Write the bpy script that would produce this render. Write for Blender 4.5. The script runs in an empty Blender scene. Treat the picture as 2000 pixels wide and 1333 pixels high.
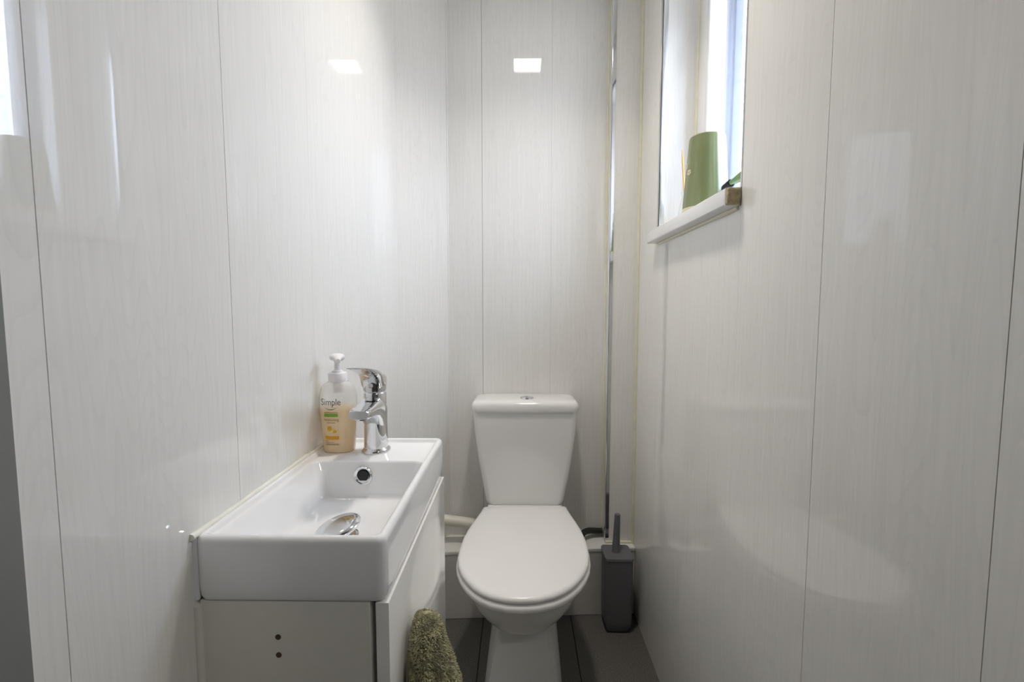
import bpy, bmesh, math, random
from mathutils import Vector, Matrix
random.seed(7)
scn = bpy.context.scene
COL = scn.collection

# ------------------------------------------------------------------ camera, world, exposure
cam_d = bpy.data.cameras.new('camera')
cam_d.sensor_width = 36.0
cam_d.lens = 889.0 / 2000.0 * 36.0
cam_d.clip_start = 0.01
cam = bpy.data.objects.new('camera', cam_d)
COL.objects.link(cam)
cam.location = (0.0, 0.0, 1.12)
cam.rotation_euler = (math.pi / 2 - 0.0745, 0.0, 0.0135)
scn.camera = cam

scn.view_settings.view_transform = 'Standard'
scn.view_settings.look = 'None'
scn.view_settings.gamma = 1.0
scn.view_settings.exposure = 0.48
scn.view_settings.use_curve_mapping = False

world = bpy.data.worlds.new('overcast_sky')
scn.world = world
world.use_nodes = True
bgn = world.node_tree.nodes['Background']
_wt = world.node_tree
_tc = _wt.nodes.new('ShaderNodeTexCoord'); _sp = _wt.nodes.new('ShaderNodeSeparateXYZ')
_cr = _wt.nodes.new('ShaderNodeValToRGB')                      # grey-brown ground below the horizon, even overcast sky above
_cr.color_ramp.elements[0].position = 0.49; _cr.color_ramp.elements[0].color = (0.11, 0.11, 0.10, 1)
_cr.color_ramp.elements[1].position = 0.51; _cr.color_ramp.elements[1].color = (0.23, 0.27, 0.35, 1)
_e = _cr.color_ramp.elements.new(1.0); _e.color = (0.69, 0.82, 1.0, 1)      # overcast sky: the zenith three times the horizon
_mr = _wt.nodes.new('ShaderNodeMapRange'); _mr.inputs['From Min'].default_value = -1.0
_wt.links.new(_tc.outputs['Generated'], _sp.inputs[0]); _wt.links.new(_sp.outputs['Z'], _mr.inputs['Value'])
_wt.links.new(_mr.outputs[0], _cr.inputs['Fac']); _wt.links.new(_cr.outputs['Color'], bgn.inputs['Color'])
bgn.inputs['Strength'].default_value = 23.0

scn.cycles.max_bounces = 9
scn.cycles.diffuse_bounces = 5
scn.cycles.glossy_bounces = 5
scn.cycles.transparent_max_bounces = 10
scn.cycles.sample_clamp_indirect = 8.0

# daylight portal over the window opening (gives no light of its own, only guides sampling of the sky)
pl = bpy.data.lights.new('window_portal', 'AREA')
pl.shape = 'RECTANGLE'; pl.size = 0.50; pl.size_y = 0.78
pl.cycles.is_portal = True
po = bpy.data.objects.new('window_portal', pl); COL.objects.link(po)
po.location = (0.66, 1.15, 1.73)
po.rotation_euler = (0, math.pi / 2, 0)

LAMP_POWER = 22.0      # the diffuser's own glow
LAMP_BEAM = 2.3        # watts in the downward beam

# ------------------------------------------------------------------ materials
MATS = {}
def mat(name, color, rough=0.5, metal=0.0, spec=0.5, ior=1.5, coat=0.0, noise=None, bump=None, trans=0.0, sheen=0.0, emis=None):
    """noise=(scale xyz, amount, detail)  bump=(scale xyz, strength, distance)"""
    m = bpy.data.materials.new(name); m.use_nodes = True
    nt = m.node_tree; b = nt.nodes['Principled BSDF']
    c = tuple(color) + (1.0,)
    b.inputs['Base Color'].default_value = c
    b.inputs['Roughness'].default_value = rough
    b.inputs['Metallic'].default_value = metal
    b.inputs['IOR'].default_value = ior
    b.inputs['Coat Weight'].default_value = coat
    b.inputs['Coat Roughness'].default_value = 0.05
    b.inputs['Transmission Weight'].default_value = trans
    b.inputs['Sheen Weight'].default_value = sheen
    tc = nt.nodes.new('ShaderNodeTexCoord')
    def tex(sc, det):
        mp = nt.nodes.new('ShaderNodeMapping'); mp.inputs['Scale'].default_value = sc
        nt.links.new(tc.outputs['Object'], mp.inputs['Vector'])
        n = nt.nodes.new('ShaderNodeTexNoise'); n.inputs['Scale'].default_value = 1.0
        n.inputs['Detail'].default_value = det
        nt.links.new(mp.outputs['Vector'], n.inputs['Vector'])
        return n
    if noise:
        sc, amt, det = noise
        n = tex(sc, det)
        r = nt.nodes.new('ShaderNodeValToRGB')
        r.color_ramp.elements[0].position = 0.3; r.color_ramp.elements[1].position = 0.7
        r.color_ramp.elements[0].color = tuple(max(0, x * (1 - amt)) for x in color) + (1,)
        r.color_ramp.elements[1].color = tuple(min(1, x * (1 + amt)) for x in color) + (1,)
        nt.links.new(n.outputs['Fac'], r.inputs['Fac'])
        nt.links.new(r.outputs['Color'], b.inputs['Base Color'])
    if bump:
        sc, st, dist = bump
        n = tex(sc, 3.0)
        bn = nt.nodes.new('ShaderNodeBump'); bn.inputs['Strength'].default_value = st
        bn.inputs['Distance'].default_value = dist
        nt.links.new(n.outputs['Fac'], bn.inputs['Height'])
        nt.links.new(bn.outputs['Normal'], b.inputs['Normal'])
    if emis:
        b.inputs['Emission Color'].default_value = tuple(emis[0]) + (1,)
        b.inputs['Emission Strength'].default_value = emis[1]
    MATS[name] = m
    return m

WALLC = (0.84, 0.825, 0.795)
M_wall = mat('pvc_panel', WALLC, rough=0.012, ior=1.6, noise=((170, 170, 5.0), 0.024, 2.0))
def grain(m):   # a second, wider wavy wood figure mixed over the fine vertical grain
    nt = m.node_tree; b = nt.nodes['Principled BSDF']
    src = b.inputs['Base Color'].links[0].from_socket
    tc = [n for n in nt.nodes if n.type == 'TEX_COORD'][0]
    mp = nt.nodes.new('ShaderNodeMapping'); mp.inputs['Scale'].default_value = (1, 1, 0.10)
    nt.links.new(tc.outputs['Object'], mp.inputs['Vector'])
    w = nt.nodes.new('ShaderNodeTexNoise'); w.inputs['Scale'].default_value = 14; w.inputs['Detail'].default_value = 1
    nt.links.new(mp.outputs['Vector'], w.inputs['Vector'])
    k = nt.nodes.new('ShaderNodeMath'); k.operation = 'MULTIPLY'; k.inputs[1].default_value = 26.0
    nt.links.new(w.outputs['Fac'], k.inputs[0])
    s = nt.nodes.new('ShaderNodeMath'); s.operation = 'FRACT'
    nt.links.new(k.outputs[0], s.inputs[0])
    r = nt.nodes.new('ShaderNodeMapRange'); r.inputs['From Min'].default_value = 0.0; r.inputs['From Max'].default_value = 0.35
    r.inputs['To Min'].default_value = 0.965; r.inputs['To Max'].default_value = 1.0
    nt.links.new(s.outputs[0], r.inputs['Value'])
    mx = nt.nodes.new('ShaderNodeMix'); mx.data_type = 'RGBA'; mx.blend_type = 'MULTIPLY'
    mx.inputs[0].default_value = 1.0
    nt.links.new(src, mx.inputs[6]); nt.links.new(r.outputs[0], mx.inputs[7])
    nt.links.new(mx.outputs[2], b.inputs['Base Color'])
grain(M_wall)
M_backing = mat('wall_backing', (0.25, 0.235, 0.21), 0.9)
M_ceil = mat('ceiling_white', (0.84, 0.82, 0.79), 0.4, noise=((3, 3, 3), 0.02, 2))
M_hall = mat('hall_paint', (0.25, 0.245, 0.235), 0.8, noise=((4, 4, 4), 0.03, 3))
M_tile = mat('charcoal_tile', (0.115, 0.109, 0.100), 0.55, noise=((420, 420, 420), 0.75, 2.0), bump=((500, 500, 500), 0.25, 0.0005))
M_grout = mat('grout', (0.008, 0.008, 0.008), 0.9)
M_ceramic = mat('white_ceramic', (0.89, 0.89, 0.90), 0.06, coat=0.3, noise=((5, 5, 5), 0.008, 2))
M_pan = mat('toilet_ceramic', (0.84, 0.835, 0.825), 0.10, coat=0.3, noise=((5, 5, 5), 0.01, 2))
M_seat = mat('seat_plastic', (0.87, 0.86, 0.86), 0.28, noise=((8, 8, 8), 0.01, 2))
M_chrome = mat('chrome', (0.78, 0.79, 0.81), 0.06, metal=1.0, bump=((30, 30, 30), 0.02, 0.001))
M_satin = mat('satin_metal', (0.80, 0.81, 0.82), 0.32, metal=1.0, noise=((20, 20, 20), 0.01, 2))
M_dark = mat('dark_hole', (0.006, 0.006, 0.007), 0.4)
M_cab = mat('cabinet_white', (0.80, 0.78, 0.72), 0.35, noise=((60, 60, 60), 0.012, 3))
M_door = mat('gloss_white_door', (0.87, 0.86, 0.835), 0.08, noise=((4, 4, 4), 0.008, 2))
M_hole = mat('screw_hole', (0.09, 0.05, 0.03), 0.9)
M_sealant = mat('sealant', (0.80, 0.76, 0.60), 0.35, noise=((60, 60, 30), 0.06, 3))
M_bead = mat('white_sealant', (0.86, 0.845, 0.77), 0.35, noise=((60, 60, 30), 0.05, 3))
M_box = mat('boxing_paint', (0.68, 0.66, 0.645), 0.45, noise=((40, 40, 40), 0.02, 3))
M_boxtop = mat('boxing_top_white', (0.80, 0.79, 0.76), 0.35, noise=((20, 20, 20), 0.02, 3))
M_pipe = mat('cream_pipe', (0.78, 0.755, 0.66), 0.25, noise=((20, 20, 20), 0.02, 3))
M_hose = mat('black_hose', (0.018, 0.018, 0.017), 0.5, noise=((50, 50, 50), 0.2, 3))
M_brush = mat('grey_plastic', (0.145, 0.145, 0.160), 0.45, noise=((300, 300, 300), 0.12, 2), bump=((600, 600, 600), 0.1, 0.0004))
M_upvc = mat('upvc_white', (0.86, 0.86, 0.87), 0.22, noise=((5, 5, 5), 0.008, 2))
M_sash = mat('sash_backlit_shade', (0.36, 0.39, 0.50), 0.3, noise=((5, 5, 5), 0.01, 2))  # grey-blue puts the backlit shade of the sash into its colour
M_mdf = mat('raw_board_end', (0.52, 0.44, 0.27), 0.9, noise=((140, 140, 140), 0.22, 4), bump=((160, 160, 160), 0.8, 0.002))
M_green = mat('olive_glaze', (0.195, 0.228, 0.105), 0.16, coat=0.4, noise=((20, 20, 5), 0.10, 3))
M_cream = mat('cream_glaze', (0.72, 0.64, 0.44), 0.3, noise=((30, 30, 30), 0.05, 3))
M_wood = mat('orange_wood', (0.80, 0.46, 0.14), 0.6, noise=((60, 60, 8), 0.12, 3))
M_gbottle = mat('green_plastic', (0.17, 0.30, 0.13), 0.25, noise=((10, 10, 10), 0.05, 2))
M_blackp = mat('black_plastic', (0.008, 0.010, 0.018), 0.3, noise=((40, 40, 40), 0.1, 2))
M_pump = mat('white_pump', (0.90, 0.86, 0.87), 0.28, noise=((20, 20, 20), 0.01, 2))
M_ink = mat('label_ink', (0.05, 0.055, 0.045), 0.5, noise=((50, 50, 50), 0.1, 2))
M_inkg = mat('label_green', (0.20, 0.42, 0.04), 0.5, noise=((50, 50, 50), 0.08, 2))
M_inko = mat('label_orange', (0.80, 0.38, 0.02), 0.5, noise=((50, 50, 50), 0.08, 2))
M_inky = mat('label_yellow', (0.72, 0.46, 0.05), 0.5, noise=((50, 50, 50), 0.08, 2))
M_towel = mat('olive_towel', (0.18, 0.165, 0.085), 0.95, noise=((90, 90, 90), 0.35, 3), sheen=0.4)
M_pile = mat('towel_pile', (0.36, 0.34, 0.20), 0.95, noise=((70, 70, 70), 0.45, 3), sheen=0.4)
M_jamb = mat('door_lining_paint', (0.20, 0.20, 0.195), 0.5, noise=((10, 10, 10), 0.04, 3))
M_lampbody = mat('lamp_body', (0.8, 0.8, 0.8), 0.4, noise=((10, 10, 10), 0.01, 2))
M_lamp = mat('lamp_diffuser', (0.9, 0.9, 0.9), 0.5, emis=((1.0, 0.93, 0.83), LAMP_POWER))

M_hallfill = mat('hall_fill_dome', (0.9, 0.9, 0.9), 0.5, emis=((1.0, 0.97, 0.93), 38.0))  # glow of the fill light added in the hall

def mix_transparent(name, color, fac, rough, translucent=0.0, gloss_fac=0.10, texture=None):
    """thin sheet: part clear, part diffusing (front and back), with a gloss on top"""
    m = bpy.data.materials.new(name); m.use_nodes = True
    nt = m.node_tree; nt.nodes.clear()
    out = nt.nodes.new('ShaderNodeOutputMaterial')
    tr = nt.nodes.new('ShaderNodeBsdfTransparent'); tr.inputs['Color'].default_value = (1, 1, 1, 1)
    df = nt.nodes.new('ShaderNodeBsdfDiffuse'); df.inputs['Color'].default_value = tuple(color) + (1,)
    tl = nt.nodes.new('ShaderNodeBsdfTranslucent'); tl.inputs['Color'].default_value = tuple(color) + (1,)
    gl = nt.nodes.new('ShaderNodeBsdfGlossy'); gl.inputs['Roughness'].default_value = rough
    m1 = nt.nodes.new('ShaderNodeMixShader'); m1.inputs[0].default_value = translucent
    nt.links.new(df.outputs[0], m1.inputs[1]); nt.links.new(tl.outputs[0], m1.inputs[2])
    m2 = nt.nodes.new('ShaderNodeMixShader'); m2.inputs[0].default_value = fac
    nt.links.new(m1.outputs[0], m2.inputs[1]); nt.links.new(tr.outputs[0], m2.inputs[2])
    fr = nt.nodes.new('ShaderNodeFresnel'); fr.inputs['IOR'].default_value = 1.45
    m3 = nt.nodes.new('ShaderNodeMixShader')
    ge = nt.nodes.new('ShaderNodeNewGeometry')                 # a thin sheet reflects on its outer side only
    inv = nt.nodes.new('ShaderNodeMath'); inv.operation = 'SUBTRACT'; inv.inputs[0].default_value = 1.0
    mu = nt.nodes.new('ShaderNodeMath'); mu.operation = 'MULTIPLY'
    nt.links.new(ge.outputs['Backfacing'], inv.inputs[1]); nt.links.new(inv.outputs[0], mu.inputs[0])
    nt.links.new(fr.outputs[0], mu.inputs[1]); nt.links.new(mu.outputs[0], m3.inputs[0])
    nt.links.new(m2.outputs[0], m3.inputs[1]); nt.links.new(gl.outputs[0], m3.inputs[2])
    tc = nt.nodes.new('ShaderNodeTexCoord')
    n = nt.nodes.new('ShaderNodeTexNoise'); n.inputs['Scale'].default_value = texture or 40; n.inputs['Detail'].default_value = 1
    nt.links.new(tc.outputs['Object'], n.inputs['Vector'])
    if texture:
        mr = nt.nodes.new('ShaderNodeMapRange')
        mr.inputs['From Min'].default_value = 0.35; mr.inputs['From Max'].default_value = 0.65
        mr.inputs['To Min'].default_value = max(0, fac - 0.25); mr.inputs['To Max'].default_value = min(1, fac + 0.25)
        nt.links.new(n.outputs['Fac'], mr.inputs['Value'])
        nt.links.new(mr.outputs[0], m2.inputs[0])
    if not texture:                                            # faint unevenness of the clear sheet
        mr = nt.nodes.new('ShaderNodeMapRange')
        mr.inputs['To Min'].default_value = max(0, fac - 0.04); mr.inputs['To Max'].default_value = min(1, fac + 0.04)
        nt.links.new(n.outputs['Fac'], mr.inputs['Value']); nt.links.new(mr.outputs[0], m2.inputs[0])
    nt.links.new(m3.outputs[0], out.inputs['Surface'])
    return m
M_pane = mix_transparent('obscure_glass', (0.92, 0.95, 1.0), 0.8, 0.12, translucent=0.92, texture=90)
M_bottle = mix_transparent('clear_bottle', (0.95, 0.94, 0.92), 0.66, 0.08, translucent=0.5)
M_liquid = mix_transparent('amber_soap', (1.0, 0.83, 0.55), 0.02, 0.3, translucent=0.5)
M_glass = mix_transparent('clear_glass', (0.85, 0.9, 0.88), 0.86, 0.03, translucent=0.3)

# ------------------------------------------------------------------ mesh helpers
def link(name, me, m, parent=None, smooth=None):
    if m: me.materials.append(m)
    if smooth is not None:
        me.polygons.foreach_set('use_smooth', [True] * len(me.polygons))
        me.set_sharp_from_angle(angle=math.radians(smooth))
    me.update()
    o = bpy.data.objects.new(name, me); COL.objects.link(o)
    if parent: o.parent = parent
    return o
def from_bm(name, bm, m, parent=None, smooth=None):
    bmesh.ops.recalc_face_normals(bm, faces=bm.faces)
    me = bpy.data.meshes.new(name); bm.to_mesh(me); bm.free()
    return link(name, me, m, parent, smooth)
def empty(name, loc=(0, 0, 0)):
    o = bpy.data.objects.new(name, None); COL.objects.link(o); o.location = loc
    o.empty_display_size = 0.05
    return o
def tag(o, label=None, cat=None, group=None, kind=None):
    if label: o['label'] = label
    if cat: o['category'] = cat
    if group: o['group'] = group
    if kind: o['kind'] = kind
    return o
def kids_local(root):
    """children were modelled in room coordinates: keep them there under a moved Empty"""
    for c in root.children:
        c.matrix_parent_inverse = Matrix.Translation(root.location).inverted()
def bm_box(bm, x0, x1, y0, y1, z0, z1, bev=0.0, seg=2, sel=None):
    r = bmesh.ops.create_cube(bm, size=1.0)
    vs = r['verts']
    for v in vs:
        v.co = Vector(((x0 + x1) / 2 + v.co.x * (x1 - x0), (y0 + y1) / 2 + v.co.y * (y1 - y0), (z0 + z1) / 2 + v.co.z * (z1 - z0)))
    if bev > 0:
        es = list({e for v in vs for e in v.link_edges})
        if sel: es = [e for e in es if sel((e.verts[0].co + e.verts[1].co) / 2)]
        bmesh.ops.bevel(bm, geom=es, offset=bev, segments=seg, affect='EDGES', profile=0.5)
def box(name, x0, x1, y0, y1, z0, z1, m, parent=None, bev=0.0, seg=2, sel=None, smooth=30):
    bm = bmesh.new(); bm_box(bm, x0, x1, y0, y1, z0, z1, bev, seg, sel)
    return from_bm(name, bm, m, parent, smooth if bev else None)
def bm_loft(bm, rings, cap0=True, cap1=True, closed=True):
    vr = [[bm.verts.new(p) for p in r] for r in rings]
    n = len(rings[0])
    for a, b in zip(vr, vr[1:]):
        for i in range(n if closed else n - 1):
            j = (i + 1) % n
            try: bm.faces.new((a[i], a[j], b[j], b[i]))
            except ValueError: pass
    if cap0: bm.faces.new(list(reversed(vr[0])))
    if cap1: bm.faces.new(vr[-1])
    return vr
def loft(name, rings, m, parent=None, cap0=True, cap1=True, smooth=40):
    bm = bmesh.new(); bm_loft(bm, rings, cap0, cap1)
    return from_bm(name, bm, m, parent, smooth)
def circ(cx, cy, z, r, n=32, ry=None, e=2.0):
    ry = r if ry is None else ry
    out = []
    for i in range(n):
        t = 2 * math.pi * i / n
        c, s = math.cos(t), math.sin(t)
        out.append((cx + r * math.copysign(abs(c) ** (2 / e), c), cy + ry * math.copysign(abs(s) ** (2 / e), s), z))
    return out
def rrect(x0, x1, y0, y1, z, r, k=6):
    """rounded rectangle ring, 4*(k+1) points, same order for every size"""
    pts = []
    for cx, cy, a0 in ((x1 - r, y1 - r, 0), (x0 + r, y1 - r, 90), (x0 + r, y0 + r, 180), (x1 - r, y0 + r, 270)):
        for i in range(k + 1):
            t = math.radians(a0 + 90 * i / k)
            pts.append((cx + r * math.cos(t), cy + r * math.sin(t), z))
    return pts
def lathe(name, prof, cx, cy, m, parent=None, n=36, smooth=35, cap0=True, cap1=True):
    return loft(name, [circ(cx, cy, z, r, n) for r, z in prof], m, parent, cap0, cap1, smooth)
def bm_tube(bm, pts, r, n=12, rads=None):
    pts = [Vector(p) for p in pts]
    rings = []
    up = Vector((0, 0, 1))
    for i, p in enumerate(pts):
        d = (pts[min(i + 1, len(pts) - 1)] - pts[max(i - 1, 0)]).normalized()
        a = d.cross(up)
        if a.length < 1e-3: a = d.cross(Vector((1, 0, 0)))
        a.normalize(); b = a.cross(d).normalized()
        rr = rads[i] if rads else r
        rings.append([p + a * rr * math.cos(2 * math.pi * k / n) + b * rr * math.sin(2 * math.pi * k / n) for k in range(n)])
    bm_loft(bm, rings)
def tube(name, pts, r, m, parent=None, n=12, rads=None, smooth=50):
    bm = bmesh.new(); bm_tube(bm, pts, r, n, rads)
    return from_bm(name, bm, m, parent, smooth)
def bez(p0, p1, p2, p3, n=14):
    p0, p1, p2, p3 = map(Vector, (p0, p1, p2, p3)); out = []
    for i in range(n + 1):
        t = i / n; s = 1 - t
        out.append(p0 * s ** 3 + p1 * 3 * s * s * t + p2 * 3 * s * t * t + p3 * t ** 3)
    return out

# ------------------------------------------------------------------ room shell
XL, XR, YB, YF, CEIL = -0.395, 0.425, 1.68, 0.338, 2.30
WY0, WY1, WZ0, WZ1 = 0.893, 1.405, 1.348, 2.12       # window opening
PT, GAP = 0.010, 0.0005

def gap(s):      # the wide-open joints; the others are pushed tight
    return GAP if s in (0.374, 0.624, -0.1305, 0.3995, 0.6495) else 0.00015
def panel(parent, x0, x1, y0, y1, z0, z1):
    return box('panel', x0, x1, y0, y1, z0, z1, M_wall, parent)

# floor
floor = box('floor', -1.0, 1.0, -1.4, YB + 0.1, -0.05, -0.003, M_grout); tag(floor, kind='structure')
xs = [-0.439, -0.124, 0.191, 0.506]
ys = [-0.85, -0.24, 0.37, 0.98, 1.59, 1.78]
for a, b in zip(xs, xs[1:]):
    for c, d in zip(ys, ys[1:]):
        box('tile', a + 0.0012, b - 0.0012, c + 0.0012, d - 0.0012, -0.012, 0.0, M_tile, floor, 0.0008, 1)

# ceiling
ceiling = box('ceiling', -1.0, 1.0, -1.4, YB + 0.1, CEIL, CEIL + 0.06, M_ceil); tag(ceiling, kind='structure')

# left wall
wl = box('wall_left', XL - 0.08, XL - PT, YF - 0.15, YB + 0.1, 0, CEIL, M_backing); tag(wl, kind='structure')
sy = [0.20, 0.374, 0.624, 0.874, 1.124, 1.374, YB]
for a, b in zip(sy, sy[1:]):
    panel(wl, XL - PT, XL, a + gap(a), b - (gap(b) if b < YB else 0), 0, CEIL)

# back wall
wb = box('wall_back', XL - 0.08, XR + 0.08, YB + PT, YB + 0.09, 0, CEIL, M_backing); tag(wb, kind='structure')
sx = [XL, -0.1305, 0.1195, XR]
for a, b in zip(sx, sx[1:]):
    p = panel(wb, a + (gap(a) if a > XL else 0), b - (gap(b) if b < XR else 0), YB, YB + PT, 0, CEIL)
# panelled chamfer that boxes in the back corner by the washbasin
bm = bmesh.new()
bm_loft(bm, [[(XL, 1.511, z), (-0.262, YB, z), (XL, YB, z)] for z in (0.0, CEIL)])
wch = from_bm('wall_chamfer', bm, M_backing); tag(wch, kind='structure')
bm = bmesh.new()
bm_loft(bm, [[(XL, 1.511, z), (XL, 1.503, z), (-0.256, YB, z), (-0.262, YB, z)] for z in (0.0, CEIL)])
from_bm('panel', bm, M_wall, wch)
tube('joint_strip', [(-0.2555, YB - 0.0005, 0.252), (-0.2555, YB - 0.0005, CEIL)], 0.0024, M_upvc, wch, 10)

# right wall with the window opening
wr = bpy.data.objects.new('wall_right', None)
bm = bmesh.new()
X0, X1 = XR + PT, XR + 0.20
bm_box(bm, X0, X1, YF - 0.15, WY0 - 0.012, 0, CEIL)
bm_box(bm, X0, X1, WY1 + 0.012, YB + 0.1, 0, CEIL)
bm_box(bm, X0, X1, WY0 - 0.012, WY1 + 0.012, 0, WZ0 - 0.036)
bm_box(bm, X0, X1, WY0 - 0.012, WY1 + 0.012, WZ1 + 0.012, CEIL)
bpy.data.objects.remove(wr)
wr = from_bm('wall_right', bm, M_backing); tag(wr, kind='structure')
sr = [0.20, 0.3995, 0.6495, 0.891, 1.1405, 1.3905, 1.6405, YB]
for a, b in zip(sr, sr[1:]):
    a2, b2 = a + gap(a), b - (gap(b) if b < YB else 0)
    if b <= 0.9 or a >= WY1:
        panel(wr, XR, XR + PT, a2, b2, 0, CEIL)
    else:
        panel(wr, XR, XR + PT, a2, b2, 0, WZ0 - 0.034)
        panel(wr, XR, XR + PT, a2, b2, WZ1, CEIL)
        if b > WY1:
            panel(wr, XR, XR + PT, WY1, b2, WZ0 - 0.034, WZ1)
# reveal lining
panel(wr, XR + 0.001, 0.53, WY1, WY1 + 0.010, WZ0 - 0.03, WZ1)
panel(wr, XR + 0.001, 0.53, WY0 - 0.010, WY0, WZ0 - 0.03, WZ1)
panel(wr, XR + 0.001, 0.53, WY0, WY1, WZ1, WZ1 + 0.010)
# chrome edge strips round the opening
def angle_strip(name, y, sgn, parent):
    bm = bmesh.new()
    bm_box(bm, XR - 0.0025, XR + 0.0005, min(y - sgn * 0.002, y + sgn * 0.012), max(y - sgn * 0.002, y + sgn * 0.012), WZ0, WZ1, 0.0008, 2)
    bm_box(bm, XR - 0.0025, XR + 0.014, min(y - sgn * 0.002, y + sgn * 0.0008), max(y - sgn * 0.002, y + sgn * 0.0008), WZ0, WZ1, 0.0008, 2)
    return from_bm(name, bm, M_satin, parent, 30)
tag(angle_strip('edge_strip', WY1, 1, wr), 'chrome edge strip')
box('edge_strip', XR - 0.0015, XR + 0.012, WY0 - 0.003, WY0 + 0.0008, WZ0, WZ1, M_satin, wr, 0.0006, 1)
# sealant in the back corner
tube('sealant_bead', [(XR - 0.002, 1.622, 0.25 + i * 0.1) for i in range(21)], 0.005, M_sealant, wr, 8,
     rads=[0.0058 + 0.0012 * random.random() for _ in range(21)])
tube('sealant_bead', [(XR - 0.001, 0.90 + i * 0.05, WZ0 - 0.037) for i in range(11)], 0.005, M_sealant, wr, 8,
     rads=[0.004 + 0.002 * random.random() for _ in range(11)])
tube('sealant_bead', [(0.529, WY1 - 0.001, WZ0 + i * 0.1) for i in range(8)], 0.0045, M_sealant, wr, 8)

# boxed-in column in the back corner
wc = box('wall_column', 0.332, XR, 1.635, YB, 0.252, CEIL, M_backing); tag(wc, kind='structure')
panel(wc, 0.3215, XR, 1.625, 1.635, 0.258, CEIL)
panel(wc, 0.3215, 0.3315, 1.6355, YB, 0.258, CEIL)
def quarter_strip():
    bm = bmesh.new()
    prof = [(0.3335, 1.6225), (0.3225, 1.6225)]
    for i in range(7):
        t = math.radians(270 - 90 * i / 6)
        prof.append((0.3225 + 0.004 * math.cos(t), 1.6265 + 0.004 * math.sin(t)))
    prof += [(0.3185, 1.634), (0.3215, 1.634), (0.3215, 1.625), (0.3335, 1.625)]
    bm_loft(bm, [[(x, y, z) for x, y in prof] for z in (0.272, 0.9, 1.6, CEIL)])
    return from_bm('corner_strip', bm, M_chrome, wc, 40)
tag(quarter_strip(), 'chrome corner strip')
tube('sealant_bead', [(0.3195, YB - 0.002, 0.26 + i * 0.1) for i in range(21)], 0.004, M_sealant, wc, 8)
tube('sealant_bead', [(0.322 + i * 0.0145, 1.624, 0.256) for i in range(8)], 0.006, M_sealant, wc, 8,
     rads=[0.004 + 0.003 * random.random() for _ in range(8)])

# front wall with the doorway the camera looks through, hall behind it
bm = bmesh.new()
bm_box(bm, -1.0, -0.45, YF - 0.14, YF - 0.02, 0, CEIL)
bm_box(bm, 0.50, 1.0, YF - 0.14, YF - 0.02, 0, CEIL)
bm_box(bm, -0.45, 0.50, YF - 0.14, YF - 0.02, 2.06, CEIL)
wf = from_bm('wall_front', bm, M_hall); tag(wf, kind='structure')
door = empty('door_1', (0, YF - 0.07, 0)); tag(door, kind='structure')
box('door_jamb', -0.45, -0.386, YF - 0.16, YF, 0, 2.06, M_jamb, door, 0.002, 2)
box('door_jamb', 0.436, 0.50, YF - 0.16, YF, 0, 2.06, M_jamb, door, 0.002, 2)
box('door_head', -0.386, 0.436, YF - 0.16, YF, 2.02, 2.06, M_jamb, door, 0.002, 2)
kids_local(door)
tag(box('wall_hall_left', -1.06, -1.0, -1.4, YF, 0, CEIL, M_hall), kind='structure')
tag(box('wall_hall_right', 1.0, 1.06, -1.4, YF, 0, CEIL, M_hall), kind='structure')
tag(box('wall_hall_back', -1.06, 1.06, -1.46, -1.4, 0, CEIL, M_hall), kind='structure')

# ------------------------------------------------------------------ window
win = empty('window_1', (0.53, (WY0 + WY1) / 2, WZ0)); tag(win, kind='structure')
def frame_mesh(x0, x1, y0, y1, z0, z1, w, bev):
    bm = bmesh.new()
    bm_box(bm, x0, x1, y0, y0 + w, z0, z1, bev, 2)
    bm_box(bm, x0, x1, y1 - w, y1, z0, z1, bev, 2)
    bm_box(bm, x0, x1, y0 + w - 0.001, y1 - w + 0.001, z0, z0 + w, bev, 2)
    bm_box(bm, x0, x1, y0 + w - 0.001, y1 - w + 0.001, z1 - w, z1, bev, 2)
    return bm
from_bm('window_frame', frame_mesh(0.53, 0.578, WY0 - 0.01, WY1 + 0.01, WZ0 - 0.02, WZ1 + 0.01, 0.085, 0.003), M_upvc, win, 30)
box('frame_bead', 0.524, 0.532, 1.317, 1.333, WZ0 + 0.06, WZ1, M_upvc, win, 0.003, 3)
# sash, hinged at the near side and standing slightly open
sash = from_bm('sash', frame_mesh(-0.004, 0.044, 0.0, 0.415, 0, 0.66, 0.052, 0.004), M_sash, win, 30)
pane = box('pane', 0.016, 0.022, 0.045, 0.37, 0.045, 0.615, M_pane, sash)
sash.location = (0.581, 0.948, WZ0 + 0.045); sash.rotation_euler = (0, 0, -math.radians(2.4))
# sill board
def sill_mesh():
    bm = bmesh.new()
    bm_box(bm, 0.395, XR, WY0 + 0.001, 1.4235, 1.314, WZ0, 0.004, 3, sel=lambda c: c.x < 0.41)
    bm_box(bm, XR - 0.001, 0.53, WY0 + 0.001, WY1 - 0.001, 1.318, WZ0)
    return bm
sill = from_bm('window_sill', sill_mesh(), M_upvc, win, 30)
def sill_end():
    bm = bmesh.new()
    ring = []
    for x, z in rrect2(0.3975, XR - 0.0005, 1.3155, 1.3475, 0.004, 5):
        ring.append((x, z))
    rings = []
    for k, (s, y) in enumerate(((1.0, 0.8945), (1.0, 0.8915), (0.93, 0.8895), (0.6, 0.8885), (0.2, 0.8890))):
        cx, cz = 0.411, 1.3315
        rings.append([(cx + (x - cx) * s, y + random.uniform(-0.0006, 0.0006), cz + (z - cz) * s) for x, z in ring])
    bm_loft(bm, rings)
    return from_bm('sill_end', bm, M_mdf, sill, 60)
def rrect2(x0, x1, z0, z1, r, k):
    return [(x, y) for x, y, _ in rrect(x0, x1, z0, z1, 0, r, k)]
tag(sill_end(), 'rough bare tan end of the sill board')
kids_local(win)

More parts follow.
